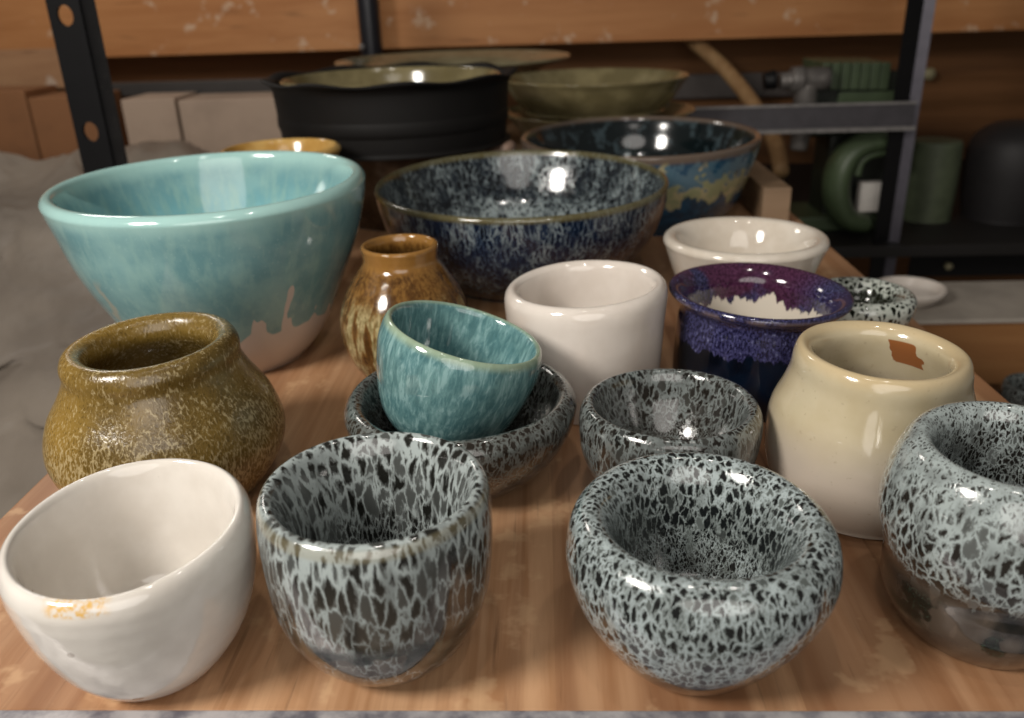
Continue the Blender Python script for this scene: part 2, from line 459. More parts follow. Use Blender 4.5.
# ------------------------------------------------------------------ boxes at the back
def pbox(name, label, cat, px0, px1, pyt, pyb, y, depth, mat, group=None, z0=None, tape=True):
    a = W(px0, pyt, y); b = W(px1, pyt, y); zt_ = W((px0 + px1) / 2, pyt, y).z; zb_ = W((px0 + px1) / 2, pyb, y).z if z0 is None else z0
    o = box(name, a.x, b.x, y, y + depth, zb_, zt_, mat, bevel=0.003)
    return tag(o, label, cat, group)
M_card = paint('cardboard', lin('#b09a88'), 0.75, 0, 0.2, 9)
M_card2 = paint('cardboard_brown', lin('#8c5f3c'), 0.7, 0, 0.25, 8)
bp = box('back_shelf', -1.6, -0.30, 1.64, 2.2, -0.10, -0.075, M_plank); tag(bp, 'wooden ledge holding the cardboard boxes at the back left', 'shelf')
pbox('cardboard_box', 'pale cardboard box just right of the perforated post', 'box', 120, 174, 99, 0, 1.66, 0.12, M_card, None, -0.075)
pbox('cardboard_box', 'wide pale cardboard box left of the black pan', 'box', 177, 345, 98, 0, 1.66, 0.12, M_card, None, -0.075)
pbox('wooden_crate', 'brown wooden crate at the far left above the plastic sheet', 'crate', -60, 24, 92, 0, 1.66, 0.12, M_card2, None, -0.075)
pbox('wooden_crate', 'narrow brown wooden crate between the far left crate and the perforated post', 'crate', 27, 92, 97, 0, 1.66, 0.12, M_card2, None, -0.075)
q0 = W(125, 82, 1.80)
pbox('dark_bar', 'dark grey steel bar lying above the pale cardboard boxes', 'bar', 90, 360, 80, 94, 1.79, 0.03, paint('dull_bar', lin('#3c3836'), 0.5, 0.2))
p1_ = W(0, 90, 1.84)
pbox('timber_block', 'pale scuffed timber block under the beam at the far left', 'block', -60, 64, 50, 90, 1.83, 0.015, wood('scuffed_wood', lin('#a98260'), lin('#997253'), lin('#8a6a50'), (0.2, 1, 1), 26, stains=(lin('#c8b8a8'), 18, 0.6)))

# ------------------------------------------------------------------ green machine on the back right
M_green = paint('machine_green', lin('#45533a'), 0.45, 0.0, 0.25, 20)
M_green2 = paint('dark_machine_green', lin('#171d13'), 0.5, 0.0, 0.2)
ym = 1.50
zfl = W(850, 236, ym).z
rs = box('rear_shelf', 0.31, 1.2, 1.43, 2.2, zfl - 0.02, zfl, paint('black_board', lin('#15110f'), 0.6)); tag(rs, 'dark shelf under the green machine at the back right', 'shelf')
o0 = W(850, 200, ym)
gm = empty('bench_grinder', (o0.x, ym + 0.08, zfl + 0.001), 'green bench machine with a ribbed motor and curved guard behind the right post', 'machine')
def L(px, py, y=ym): v = W(px, py, y); return Vector((v.x - o0.x, v.y - ym - 0.08, v.z - zfl))
a, b = L(822, 68), L(905, 140)
bm = bmesh.new(); add_box(bm, a.x, b.x, -0.04, 0.08, b.z, a.z - 0.012)
from_bm('motor_housing', bm, M_green2, gm, bevel=0.012, seg=3)
for k in range(7):
    px = 829 + k * 10
    c = L(px, 62); d_ = L(px + 5, 92)
    bm = bmesh.new(); add_box(bm, c.x, d_.x, -0.052, 0.07, d_.z, c.z - 0.004); from_bm('cooling_rib', bm, M_green, gm, bevel=0.002)
c, d_ = L(845, 95), L(900, 128)
bm = bmesh.new(); add_box(bm, c.x, d_.x, -0.05, -0.0405, d_.z, c.z); from_bm('front_panel', bm, M_green, gm, bevel=0.002)
tube('guard', [L(884, 140), L(856, 148), L(840, 168), L(836, 196), L(846, 218), L(866, 224)], [0.018, 0.020, 0.022, 0.022, 0.020, 0.016], M_green, gm, seg=20, flat=1.6)
tube('guard_rim', [L(892, 152, 1.49), L(872, 155, 1.49), L(861, 163, 1.49), L(857, 176, 1.49)], 0.007, M_green, gm, seg=12)
c, d_ = L(842, 138), L(905, 234)
bm = bmesh.new(); add_box(bm, c.x, d_.x, -0.02, 0.07, 0.0, c.z); from_bm('body', bm, M_green2, gm, bevel=0.01)
c, d_ = L(795, 226), L(905, 238)
bm = bmesh.new(); add_box(bm, c.x, d_.x, -0.045, 0.08, 0.0, c.z + 0.005); from_bm('foot', bm, M_green, gm, bevel=0.004)
c, d_ = L(862, 184, 1.505), L(880, 212, 1.505)
bm = bmesh.new(); add_box(bm, c.x, d_.x, -0.075, -0.055, d_.z, c.z); pl_ = from_bm('label_plate', bm, paint('white_plate', lin('#d8d2cb'), 0.5), gm); pl_['label'] = 'white label plate'
M_silver = paint('dull_silver', lin('#77726e'), 0.45, 0.4, 0.4)
tube('spindle', [L(780, 82), L(790, 81), L(791, 81), L(803, 80), L(804, 80), L(828, 79)], [0.013, 0.014, 0.021, 0.022, 0.019, 0.019], M_silver, gm, seg=24, sub=3)
tube('spindle_shaft', [L(806, 84), L(803, 120), L(798, 150)], [0.020, 0.017, 0.014], M_silver, gm, seg=20)
tube('spindle_knob', [L(764, 82), L(775, 80)], [0.014, 0.016], M_dark, gm, seg=20, sub=3)

# green canister and dark drum
p = W(930, 214, 1.62); pt = W(930, 128, 1.62)
gb = pot('green_canister', [(0, 0), (4.2, 0), (4.5, 0.3), (4.6, 3), (4.7, 8), (4.6, 13), (4.4, 14.2), (3.8, 14.6), (0, 14.7)], p.x - 0.01, 1.62, 1.0, 1.0, paint('moss_green', lin('#4d5540'), 0.6, 0, 0.25), z=zfl, seg=64, wob=0)
tag(gb, 'moss green canister just right of the right post', 'canister')
p = W(1004, 180, 1.62)
dd = pot('dark_bucket', [(0, 0), (6.6, 0), (7.2, 0.4), (8, 6), (8.2, 11), (7.4, 14.5), (5.2, 16.6), (2.5, 17.5), (0, 17.7)], p.x + 0.01, 1.62, 1.0, 1.0, paint('charcoal_plastic', lin('#1c191a'), 0.6, 0, 0.2), z=zfl, seg=64, wob=0)
tag(dd, 'dark rounded bucket at the far right edge behind the low rail', 'bucket')
k0 = W(930, 74, 2.2)
kn = tube('hook_knob', [(0, 0.0, 0), (0, 0.0505, 0)], [0.014, 0.011], paint('pale_knob', lin('#a89f7c'), 0.5), seg=16, loc=(k0.x, 2.20, k0.z)); tag(kn, 'small pale round knob beside the right post under the beam', 'knob')

# curved pale wooden handle
pts = [W(668, 16, 2.12), W(692, 40, 2.08), W(722, 66, 2.0), W(746, 94, 1.92), W(765, 122, 1.84), W(777, 148, 1.76), W(781, 172, 1.68)]
o_ = pts[-1].copy()
hd = tube('wooden_pole', [q - o_ for q in pts], [0.015, 0.016, 0.016, 0.016, 0.015, 0.017, 0.015], wood('pale_handle', lin('#a8875f'), lin('#977550'), lin('#8a6844'), (1, 1, 0.1), 60), loc=o_)
tag(hd, 'curved pale wooden pole leaning down behind the grey cross rail', 'handle')
a = W(700, 72, 1.80)
pbox('grey_rail', 'grey metal bar crossing behind the pale curved pole', 'bar', 560, 880, 74, 98, 2.21, 0.03, paint('mid_grey', lin('#57504d'), 0.5, 0.1))

# blocks at the back of the board
bk = W(770, 188, 0.965); M_rise = wood('pale_riser', lin('#8f775f'), lin('#7f684f'), lin('#6c5640'), (0.08, 1, 1), 40)
rb = box('wooden_block', 0.249, W(791, 200, 0.965).x, 0.965, 1.24, 0.0003, bk.z, M_rise, bevel=0.002)
tag(rb, 'pale wooden block on the shelf just right of the blue and olive banded bowl', 'block')
ZR = 0.032
rb = box('wooden_riser', -0.27, 0.235, 1.21, 1.76, 0.0003, ZR - 0.0005, M_rise, bevel=0.002)
tag(rb, 'low wooden riser at the back of the shelf under the stacked pale dishes', 'riser')

# ================================================================== POTTERY
DK = lin('#14171a'); PALE = lin('#b4c4c4'); MID = lin('#7d8886'); BR = lin('#4a3a2c')

# -- glazes
G_cup = mottled('glaze_cup', lin('#141614'), lin('#9fa8a7'), lin('#515554'), lin('#574e44'), 2.35, 0.34,
                bias=((0, -0.09), (0.4, -0.09), (0.5, -0.06), (0.65, -0.04), (0.85, -0.01), (0.97, 0.06), (1.05, 0.04), (1.2, 0.0), (1.5, -0.03), (2, -0.03)),
                brownr=((0, 1.0), (0.6, 0.8), (0.9, 0.1), (2, 0.0)), seed=1.3, patch=0.08, pools=0.62, greys=0.35)
G_thick = mottled('glaze_thick', lin('#141718'), lin('#a0abac'), lin('#616866'), lin('#554a40'), 3.2, 0.46,
                  bias=((0, -0.5), (0.40, -0.5), (0.48, -0.06), (0.56, 0.02), (0.7, 0.0), (0.85, -0.01), (1.1, 0.0), (1.22, -0.03), (1.32, -0.10), (1.5, -0.05), (2, -0.02)),
                  brownr=((0, 1), (0.46, 0.9), (0.58, 0.1), (1.4, 0.0), (2, 0.4)), seed=4.1, patch=0.035, pools=0.48, greys=0.12)
G_dpot = mottled('glaze_dpot', lin('#171715'), lin('#9fa9a8'), lin('#636968'), lin('#51473e'), 2.7, 0.50,
                 bias=((0, -0.4), (0.50, -0.4), (0.57, -0.06), (0.64, -0.02), (0.78, 0.0), (0.86, 0.04), (1.0, 0.10), (1.07, 0.04), (1.14, -0.05), (2, -0.05)),
                 brownr=((0, 1), (0.52, 1), (0.60, 0.2), (2, 0.0)), seed=8.4, patch=0.02, fine_from=0.80, pools=0.54, greys=0.15)
G_small = mottled('glaze_small', lin('#101211'), lin('#757c7b'), lin('#3d4140'), lin('#473b31'), 2.7, 0.45,
                  bias=((0, -0.03), (0.6, 0.0), (1, 0.02), (1.3, -0.01), (2, -0.03)), brownr=((0, 0.6), (1, 0.2), (1.5, 0.3), (2, 0.9)), seed=12.0, patch=0.06, warp=0.6)
G_nest = mottled('glaze_nest', lin('#101211'), lin('#6d7371'), lin('#3a3e3c'), lin('#3d342c'), 2.8, 0.42,
                 bias=((0, -0.03), (0.6, -0.01), (1, 0.02), (1.3, -0.03), (2, -0.06)), brownr=((0, 0.9), (1, 0.5), (2, 0.2)), seed=15.0, patch=0.06, warp=0.6)
G_blue = mottled('glaze_blue', lin('#0b0f14'), lin('#8b9697'), lin('#202830'), lin('#14243c'), 2.4, 0.28,
                 bias=((0, -0.06), (0.8, -0.05), (0.94, -0.05), (1.05, -0.05), (1.25, -0.07), (1.38, 0.08), (1.54, 0.20), (1.62, 0.0), (1.7, -0.20), (2, -0.20)),
                 brownr=((0, 0.9), (0.96, 0.9), (1.0, 0.0), (2, 0.0)), seed=20.0, patch=0.17, warp=0.7, fine_from=1.9)
def rim_line(m, c, lo=0.955, hi=1.02, amt=0.8):
    t = m.node_tree; s = NT.__new__(NT); s.m = m; s.t = t; s.b = t.nodes['Principled BSDF']
    tt = s.attr('tt').outputs['Fac']; old = s.b.inputs['Base Color'].links[0].from_socket
    f = s.mul(s.mul(s.step(tt, lo, lo + 0.02), s.sub(1.0, s.step(tt, hi, hi + 0.02))), amt)
    s.put(s.b.inputs['Base Color'], s.mix(f, old, c))
rim_line(G_blue, lin('#5e5738'))
rim_line(G_cup, lin('#8d8468'), 0.93, 0.97, 0.35)
G_spot = mottled('glaze_spot', lin('#15180f'), lin('#bfc4bc'), lin('#a2a99f'), lin('#2c2a20'), 2.4, 0.6,
                 bias=((0, 0.05), (0.9, 0.05), (1.1, 0.04), (1.2, -0.02), (1.4, -0.15), (2, -0.15)), fine_from=1.9, seed=31.0, patch=0.02, warp=0.2, hairs=0.08, greys=0.0, soft=0.03)

def plain_glaze(name, base, alt, scale=0.35, rough=0.08, extra=None, bump=0.03):
    s = NT(name); flv = s.attr('flow').outputs['Vector']; tt = s.attr('tt').outputs['Fac']
    n, _ = s.noise(flv, scale, 4, 0.55)
    col = s.mix(s.step(n, 0.35, 0.68), base, alt)
    n3, _ = s.noise(flv, 1.2, 2)
    if extra: col = extra(s, col, flv, tt, n)
    s.bump(n3, bump, 0.003)
    return s.done(col, rough, coat=0.4)

def x_stain(s, col, flv, tt, n):        # gold-brown mark on the near rim
    o = s.xyz(s.obj())
    nz, _ = s.noise(s.obj(), 420, 3, 0.7)
    dx = s.math('ABSOLUTE', s.add(o[0], -0.001)); m = s.sub(1.0, s.step(dx, 0.007, 0.013))
    near = s.sub(1.0, s.step(o[1], -0.032, -0.024)); hi = s.step(o[2], 0.0585, 0.0605)
    m = s.mul(s.mul(m, near), hi)
    spk, _ = s.noise(s.obj(), 90, 1)
    col = s.mix(s.mul(s.step(spk, 0.755, 0.775), 0.6), col, lin('#7a6a5a'))
    return s.mix(s.mul(m, s.step(nz, 0.42, 0.60)), col, lin('#d0a65c'))
G_white = plain_glaze('glaze_white', lin('#d6d0c8'), lin('#cbc4bb'), extra=x_stain, bump=0.06)
G_white2 = plain_glaze('glaze_warm_white', lin('#d8cfc6'), lin('#cfc5bb'))
G_white3 = plain_glaze('glaze_cream_white', lin('#d6cdc0'), lin('#cabfb0'))

def x_cream(s, col, flv, tt, n):
    o = s.xyz(s.obj()); nz, _ = s.noise(s.obj(), 22, 3)
    low = s.sub(1.0, s.step(s.add(o[2], s.mul(s.sub(nz, 0.5), 0.02)), 0.030, 0.062))
    col = s.mix(low, col, lin('#bcb0a2'))
    dn, _ = s.noise(s.obj(), 300, 2)
    col = s.mix(s.mul(s.step(dn, 0.66, 0.72), 0.25), col, lin('#8d7c66'))
    lip = s.mul(s.step(tt, 0.93, 0.99), s.sub(1.0, s.step(tt, 1.03, 1.08)))
    col = s.mix(s.mul(lip, 0.35), col, lin('#c8aa78'))
    # bare clay patch on the far inner wall
    wn, _ = s.noise(s.obj(), 190, 2)
    dx = s.math('ABSOLUTE', s.sub(s.add(o[0], s.mul(s.sub(wn, 0.5), 0.006)), s.add(0.0220, s.mul(s.sub(0.072, o[2]), 0.45))))
    dz = s.math('ABSOLUTE', s.sub(o[2], 0.0705))
    m = s.mul(s.sub(1.0, s.step(dx, 0.0048, 0.0054)), s.sub(1.0, s.step(dz, 0.0062, 0.0070)))
    m = s.mul(m, s.mul(s.step(tt, 1.05, 1.06), s.step(o[1], 0.01, 0.012)))
    return s.mix(m, col, lin('#8a5630'))
G_cream = plain_glaze('glaze_cream', lin('#b5a788'), lin('#bfb397'), scale=0.25, rough=0.14, extra=x_cream, bump=0.05)

def x_teal(s, col, flv, tt, n):
    oc = s.obj(); o = s.xyz(oc)
    st, _ = s.noise(s.mapping(flv, (1, 1, 0.12)), 1.4, 4, 0.6)
    col = s.mix(s.mul(s.step(st, 0.45, 0.68), 0.5), col, lin('#8db0ab'))
    fl_, _ = s.noise(flv, 6, 2); col = s.mix(s.mul(s.step(fl_, 0.66, 0.75), 0.5), col, lin('#a3c0c0'))
    lip = s.mul(s.step(tt, 0.90, 0.97), s.sub(1.0, s.step(tt, 1.03, 1.10)))
    col = s.mix(s.mul(lip, 0.8), col, lin('#a6cbc5'))
    ins = s.step(tt, 1.05, 1.4)
    col = s.mix(s.mul(ins, 0.8), col, s.mix(s.step(st, 0.4, 0.65), lin('#7dbcc6'), lin('#96c2b8')))
    cn, _ = s.noise(oc, 40, 3)
    cx = s.math('ABSOLUTE', s.add(s.add(o[0], 0.050), s.mul(s.sub(cn, 0.5), 0.030)))
    cm_ = s.mul(s.sub(1.0, s.step(cx, 0.0008, 0.004)), s.mul(s.sub(1.0, s.step(o[1], -0.02, 0.0)), s.mul(s.step(o[2], 0.03, 0.05), s.sub(1.0, s.step(o[2], 0.075, 0.09)))))
    col = s.mix(s.mul(cm_, 0.6), col, lin('#b3a892'))
    # bare white foot with a ragged glaze line
    e1, _ = s.noise(s.mapping(flv, (1, 1, 0.0)), 0.30, 2); e2, _ = s.noise(s.mapping(flv, (1, 1, 0.0)), 0.55, 2, 0.5)
    edge = s.add(s.add(0.008, s.mul(s.step(o[0], -0.03, 0.05), 0.030)), s.add(s.mul(s.step(e2, 0.52, 0.72), 0.035), s.mul(s.sub(e1, 0.5), 0.05)))
    bare = s.sub(1.0, s.step(s.sub(o[2], edge), 0.0, 0.0015))
    bare = s.mul(bare, s.sub(1.0, s.step(tt, 0.99, 1.0)))
    return s.mix(bare, col, lin('#c4bab2'))
G_teal = plain_glaze('glaze_teal', lin('#6a9499'), lin('#82a8a8'), scale=0.35, rough=0.10, extra=x_teal)

def x_aqua(s, col, flv, tt, n):
    st, _ = s.noise(s.mapping(flv, (1, 1, 0.22)), 3.2, 4, 0.65, 0.4)
    col = s.mix(s.mul(s.step(st, 0.48, 0.66), 0.65), col, lin('#8fb0b0'))
    col = s.mix(s.mul(s.step(st, 0.50, 0.36), 0.5), col, lin('#35585d'))
    lip = s.mul(s.step(tt, 0.93, 0.985), s.sub(1.0, s.step(tt, 1.0, 1.04)))
    return s.mix(s.mul(lip, 0.75), col, lin('#9aa98c'))
G_aqua = plain_glaze('glaze_aqua', lin('#537a7d'), lin('#688d8d'), scale=0.8, rough=0.08, extra=x_aqua)

def ochre():
    s = NT('glaze_ochre'); flv = s.attr('flow').outputs['Vector']; tt = s.attr('tt').outputs['Fac']
    b = s.mapping(flv, (1, 1, 0.5)); _, nc = s.noise(b, 3, 3)
    wv = s.vmath('ADD', b, s.vmath('SCALE', nc, 0.6))
    d = s.vor(wv, 5.6, smooth=0.2); hair, _ = s.noise(s.mapping(flv, (1, 1, 0.35)), 9, 3, 0.65)
    big, _ = s.noise(flv, 0.4, 3)
    o = s.xyz(s.obj())
    v = s.add(s.add(s.mul(d, 0.8), s.mul(s.sub(hair, 0.5), 1.1)), s.mul(s.sub(big, 0.5), 0.4))
    bias = s.ramp(s.mul(tt, 0.5), [(0, 0.64), (0.25, 0.60), (0.36, 0.48), (0.44, 0.36), (0.5, 0.38), (0.55, 0.42), (1, 0.44)])
    v = s.add(v, s.sub(bias, 0.5))
    fleck = s.step(v, 0.36, 0.72)
    base = s.mix(s.step(big, 0.38, 0.62), lin('#705a2a'), lin('#5d4a22'))
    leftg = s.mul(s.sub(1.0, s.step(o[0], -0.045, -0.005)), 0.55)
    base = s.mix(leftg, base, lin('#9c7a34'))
    dk = s.mul(s.sub(1.0, s.step(d, 0.12, 0.36)), 0.55)
    base = s.mix(dk, base, lin('#3f3113'))
    s.bump(v, 0.25, 0.0007)
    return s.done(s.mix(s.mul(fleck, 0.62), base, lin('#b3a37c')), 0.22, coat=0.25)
G_ochre = ochre()

def amber():
    s = NT('glaze_amber'); flv = s.attr('flow').outputs['Vector']; tt = s.attr('tt').outputs['Fac']
    st, _ = s.noise(s.mapping(flv, (1, 1, 0.16)), 1.5, 5, 0.62, 0.6); n2, _ = s.noise(s.mapping(flv, (1, 1, 0.4)), 4, 4, 0.7)
    col = s.mix(s.step(n2, 0.4, 0.6), lin('#5e3f1c'), lin('#7d5a2c'))
    body = s.mul(s.sub(1.0, s.step(tt, 0.62, 0.78)), s.step(st, 0.46, 0.58))
    col = s.mix(s.mul(body, 0.85), col, s.mix(s.step(n2, 0.4, 0.62), lin('#857750'), lin('#b9af85')))
    dk = s.step(st, 0.50, 0.36); col = s.mix(s.mul(dk, 0.7), col, lin('#3c2410'))
    lip = s.mul(s.step(tt, 0.86, 0.92), s.sub(1.0, s.step(tt, 1.03, 1.08)))
    col = s.mix(s.mul(lip, 0.8), col, lin('#936a36'))
    s.bump(st, 0.2, 0.001)
    return s.done(col, 0.12, coat=0.5)
G_amber = amber()

def purple():
    s = NT('glaze_purple'); flv = s.attr('flow').outputs['Vector']; tt = s.attr('tt').outputs['Fac']; o = s.xyz(s.obj())
    sp, _ = s.noise(s.mapping(flv, (1, 1, 0.6)), 7, 3, 0.7); big, _ = s.noise(flv, 0.5, 2)
    pur = s.mix(s.step(sp, 0.42, 0.60), lin('#1b1a34'), lin('#403f66'))
    pur = s.mix(s.mul(s.step(sp, 0.60, 0.72), 0.8), pur, lin('#8487a4'))
    mar = s.mul(s.step(o[1], 0.005, 0.04), s.step(big, 0.30, 0.50))
    pur = s.mix(mar, pur, s.mix(s.step(sp, 0.4, 0.65), lin('#33152b'), lin('#512c47')))
    lip = s.mul(s.mul(s.step(tt, 0.90, 0.93), s.sub(1.0, s.step(tt, 0.955, 0.985))), s.step(big, 0.4, 0.5))
    pur = s.mix(s.mul(lip, 0.55), pur, lin('#9a8478'))
    navy = s.mix(s.step(big, 0.4, 0.7), lin('#070a12'), lin('#0b1524'))
    r2, _ = s.noise(s.mapping(flv, (1, 1, 0)), 0.9, 4, 0.6)
    low = s.sub(1.0, s.step(s.add(tt, s.mul(s.sub(r2, 0.5), 0.20)), 0.715, 0.73))
    col = s.mix(low, pur, navy)
    r3, _ = s.noise(s.mapping(flv, (1, 1, 0)), 0.8, 4, 0.65)
    inner = s.step(s.add(tt, s.mul(s.sub(r3, 0.5), 0.40)), 1.27, 1.285)
    col = s.mix(inner, col, lin('#cfc6b8'))
    return s.done(col, 0.10, coat=0.5)
G_purple = purple()

def blue_green():
    s = NT('glaze_blue_green'); flv = s.attr('flow').outputs['Vector']; tt = s.attr('tt').outputs['Fac']
    a, _ = s.noise(s.mapping(flv, (1, 1, 0)), 0.35, 4, 0.6); b, _ = s.noise(flv, 0.8, 3)
    t = s.add(tt, s.mul(s.sub(a, 0.5), 0.5))
    out = s.mix(s.step(b, 0.4, 0.6), lin('#16384e'), lin('#1d4a66'))
    out = s.mix(s.mul(s.step(t, 0.72, 0.735), s.sub(1.0, s.step(t, 0.86, 0.90))), out, s.mix(s.step(b, 0.42, 0.58), lin('#8b8f6c'), lin('#a9a07c')))
    t2 = s.add(tt, s.mul(s.sub(b, 0.5), 0.35))
    out = s.mix(s.mul(s.step(t2, 0.80, 0.83), s.sub(1.0, s.step(t2, 0.90, 0.94))), out, lin('#4c6b7c'))
    out = s.mix(s.mul(s.step(tt, 0.93, 0.96), 0.9), out, lin('#6a5a4c'))
    ins = s.step(tt, 1.02, 1.05)
    out = s.mix(ins, out, s.mix(s.step(b, 0.52, 0.66), lin('#10181a'), lin('#38454a')))
    return s.done(out, 0.12, coat=0.5)
G_bg = blue_green()

# -- profiles (cm)
P_cup = [(0, 0), (1.9, 0), (2.5, .15), (3.5, 1.1), (4.25, 2.6), (4.5, 4.2), (4.55, 5.6), (4.5, 6.3), (4.38, 6.8), (4.1, 7.0), (3.8, 6.8), (3.45, 6.0), (3.2, 4.9), (3.0, 3), (2.4, 1.6), (0, 1.2)]
P_thick = [(0, 0), (2.3, 0), (2.8, 0.15), (3.75, 1.2), (4.6, 2.6), (5.05, 3.9), (5.1, 4.7), (4.9, 5.5), (4.4, 5.95), (3.9, 5.9), (3.4, 5.3), (3.1, 4.4), (2.8, 3.2), (2, 1.6), (0, 1.1)]
P_dpot = [(0, 0), (2.9, 0), (3.6, 0.3), (4.35, 1.3), (4.5, 2.2), (4.5, 2.9), (4.8, 3.6), (5.1, 4.6), (5.0, 5.6), (4.7, 6.5), (4.2, 7.2), (3.6, 7.4), (3.2, 7.0), (3.15, 6.2), (3.5, 4), (3, 1.5), (0, 1)]
P_white = [(0, 0), (2.3, 0), (2.9, .2), (3.9, 1.3), (4.6, 2.8), (5.0, 4.4), (5.1, 5.4), (4.95, 5.9), (4.65, 6.1), (4.4, 5.8), (4.15, 4.8), (3.6, 2.8), (2.5, 1.4), (0, .9)]
P_cream = [(0, 0), (3.9, 0), (4.5, .4), (5.2, 2), (5.4, 3.8), (5.2, 5.3), (4.7, 6.5), (4.4, 7.4), (4.3, 8.2), (4.1, 8.7), (3.8, 8.8), (3.4, 8.5), (3.3, 7.8), (3.9, 6), (4.6, 4), (4, 1.5), (0, 1)]
P_ochre = [(0, 0), (3.6, 0), (4.4, .4), (5.2, 1.6), (5.5, 2.9), (5.1, 4.4), (4.4, 5.6), (4.0, 6.5), (4.0, 7.2), (3.75, 7.7), (3.35, 7.8), (2.95, 7.45), (2.9, 6.6), (4, 5), (4.8, 3), (4., 1.2), (0, .8)]
P_teal = [(0, 0), (4.1, 0), (4.8, .2), (6.1, 2.2), (7.35, 5.2), (8.6, 8.6), (9.25, 11), (9.6, 12.6), (9.65, 13.1), (9.35, 13.5), (8.9, 13.4), (8.6, 12.4), (7.7, 8.8), (6.2, 5), (4.2, 2), (0, 1.2)]
P_small = [(0, 0), (2.0, 0), (2.4, 0.15), (3.3, 1.0), (3.95, 2.1), (4.1, 3.0), (4.05, 3.6), (3.8, 4.0), (3.5, 4.05), (3.25, 3.7), (3.0, 2.9), (2.3, 1.7), (1.5, 1.2), (0, 1.1)]
P_nest = [(0, 0), (2.6, 0), (3.2, .2), (4.4, 1.3), (5.3, 2.7), (5.6, 3.8), (5.45, 4.3), (5.1, 4.6), (4.7, 4.4), (4.4, 3.6), (3.8, 2.2), (2.8, 1.2), (0, .9)]
P_vase = [(0, 0), (2.4, 0), (2.9, .2), (3.7, 1.5), (4.1, 3.0), (4.1, 4.4), (3.6, 5.9), (2.8, 7.2), (2.35, 7.9), (2.35, 8.5), (2.4, 8.9), (2.25, 9.05), (2.05, 8.9), (2.0, 8.2), (2.6, 7), (3.5, 4), (3, 1.2), (0, .8)]
P_blue = [(0, 0), (4.6, 0), (5.2, 0.2), (6.8, 1.8), (8.1, 4.2), (8.75, 6.6), (8.98, 8.4), (9.0, 8.8), (8.87, 9.0), (8.7, 8.8), (8.3, 6.8), (7.4, 4.2), (5.4, 1.8), (0, 0.9)]
P_tall = [(0, 0), (4.0, 0), (4.5, 0.25), (4.75, 1.6), (4.92, 3.6), (5.0, 5.8), (5.05, 7.1), (4.95, 7.75), (4.65, 8.1), (4.3, 8.0), (4.05, 7.4), (3.9, 5), (3.6, 2.4), (2.8, 1.4), (0, 1)]
P_purple = [(0, 0), (4.2, 0), (4.8, 0.25), (5.0, 1.4), (5.0, 3.2), (4.9, 5.0), (4.75, 6.0), (4.85, 6.5), (5.3, 6.9), (5.5, 7.15), (5.4, 7.4), (5.1, 7.4), (4.7, 7.1), (4.3, 6.4), (4.2, 5), (3.9, 2.6), (2.8, 1.2), (0, 0.9)]
P_cone = [(0, 0), (2.4, 0), (2.9, .2), (3.8, 2.0), (4.6, 4.4), (5.2, 6.4), (5.35, 6.9), (5.2, 7.25), (4.85, 7.35), (4.4, 7.05), (3.8, 5.6), (3.2, 3.2), (2.2, 1.6), (0, 1.2)]
P_spot = [(0, 0), (2.4, 0), (2.9, .2), (3.7, 1.2), (4.1, 2.4), (4.2, 3.2), (4.0, 3.8), (3.6, 4.1), (3.1, 4.0), (2.6, 3.6), (2.2, 2.8), (1.6, 1.9), (0, 1.5)]
P_gb = [(0, 0), (5.2, 0), (5.8, .2), (6.7, 2.4), (7.25, 5.2), (7.6, 7.6), (7.8, 9.2), (7.75, 9.6), (7.55, 9.7), (7.35, 9.4), (7.0, 7.6), (6.3, 4.6), (4.4, 2), (0, 1.2)]

Z0 = 0.0003
# -- front row
tag(pot('bowl', P_white, -0.1624, 0.2719, 0.905, 1.109, G_white, Z0, tilt=(0, 0.081), wob=0.02, seed=2, oval=(0.012, 0.6), ring=0.0012),
    'glossy white bowl at the front left with a gold stain on its near rim', 'bowl')
tag(pot('cup', P_cup, -0.0668, 0.2790, 0.992, 1.135, G_cup, Z0, tilt=(0, 0.014), wob=0.014, seed=5),
    'speckled black and pale grey cup in the front row beside the white bowl', 'cup')
tag(pot('bowl', P_thick, 0.0585, 0.2776, 1.009, 1.113, G_thick, Z0, tilt=(0, 0.026), wob=0.02, seed=9),
    'thick rounded rim speckled pale blue and black bowl, front row right of the cup', 'bowl')
tag(pot('jar', P_dpot, 0.1806, 0.2936, 0.893, 1.153, G_dpot, Z0, tilt=(0, 0.04), wob=0.014, seed=12),
    'speckled pot with a plain dark brown lower half, cut by the right edge', 'jar')
# -- middle
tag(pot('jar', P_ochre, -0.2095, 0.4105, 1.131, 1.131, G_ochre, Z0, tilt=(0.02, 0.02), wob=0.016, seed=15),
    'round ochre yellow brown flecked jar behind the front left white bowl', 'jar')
tag(pot('bowl', P_nest, -0.0469, 0.4200, 1.147, 1.116, G_nest, Z0, tilt=(0, 0), wob=0.014, seed=18),
    'wide low speckled grey black bowl with the small turquoise cup sitting in it', 'bowl')
tag(pot('bowl', P_small, 0.0637, 0.3935, 1.153, 1.383, G_small, Z0, tilt=(0, -0.01), wob=0.02, seed=21),
    'small speckled dark grey bowl between the nested bowls and the cream jar', 'bowl')
tag(pot('jar', P_cream, 0.1657, 0.3926, 0.973, 0.958, G_cream, Z0, tilt=(-0.03, 0.001), wob=0.022, seed=24),
    'glossy cream jar with a brown bare patch inside its neck', 'jar')
tag(pot('vase', P_vase, -0.0990, 0.5636, 1.101, 1.057, G_amber, Z0, tilt=(0, 0.013), wob=0.012, seed=27),
    'small amber brown narrow necked vase with pale streaks', 'vase')
tag(pot('cup', P_tall, 0.0262, 0.5211, 1.028, 0.976, G_white2, Z0, tilt=(0.05, 0.012), wob=0.012, seed=30),
    'straight sided plain white cup in the middle, left of the purple rimmed bowl', 'cup')
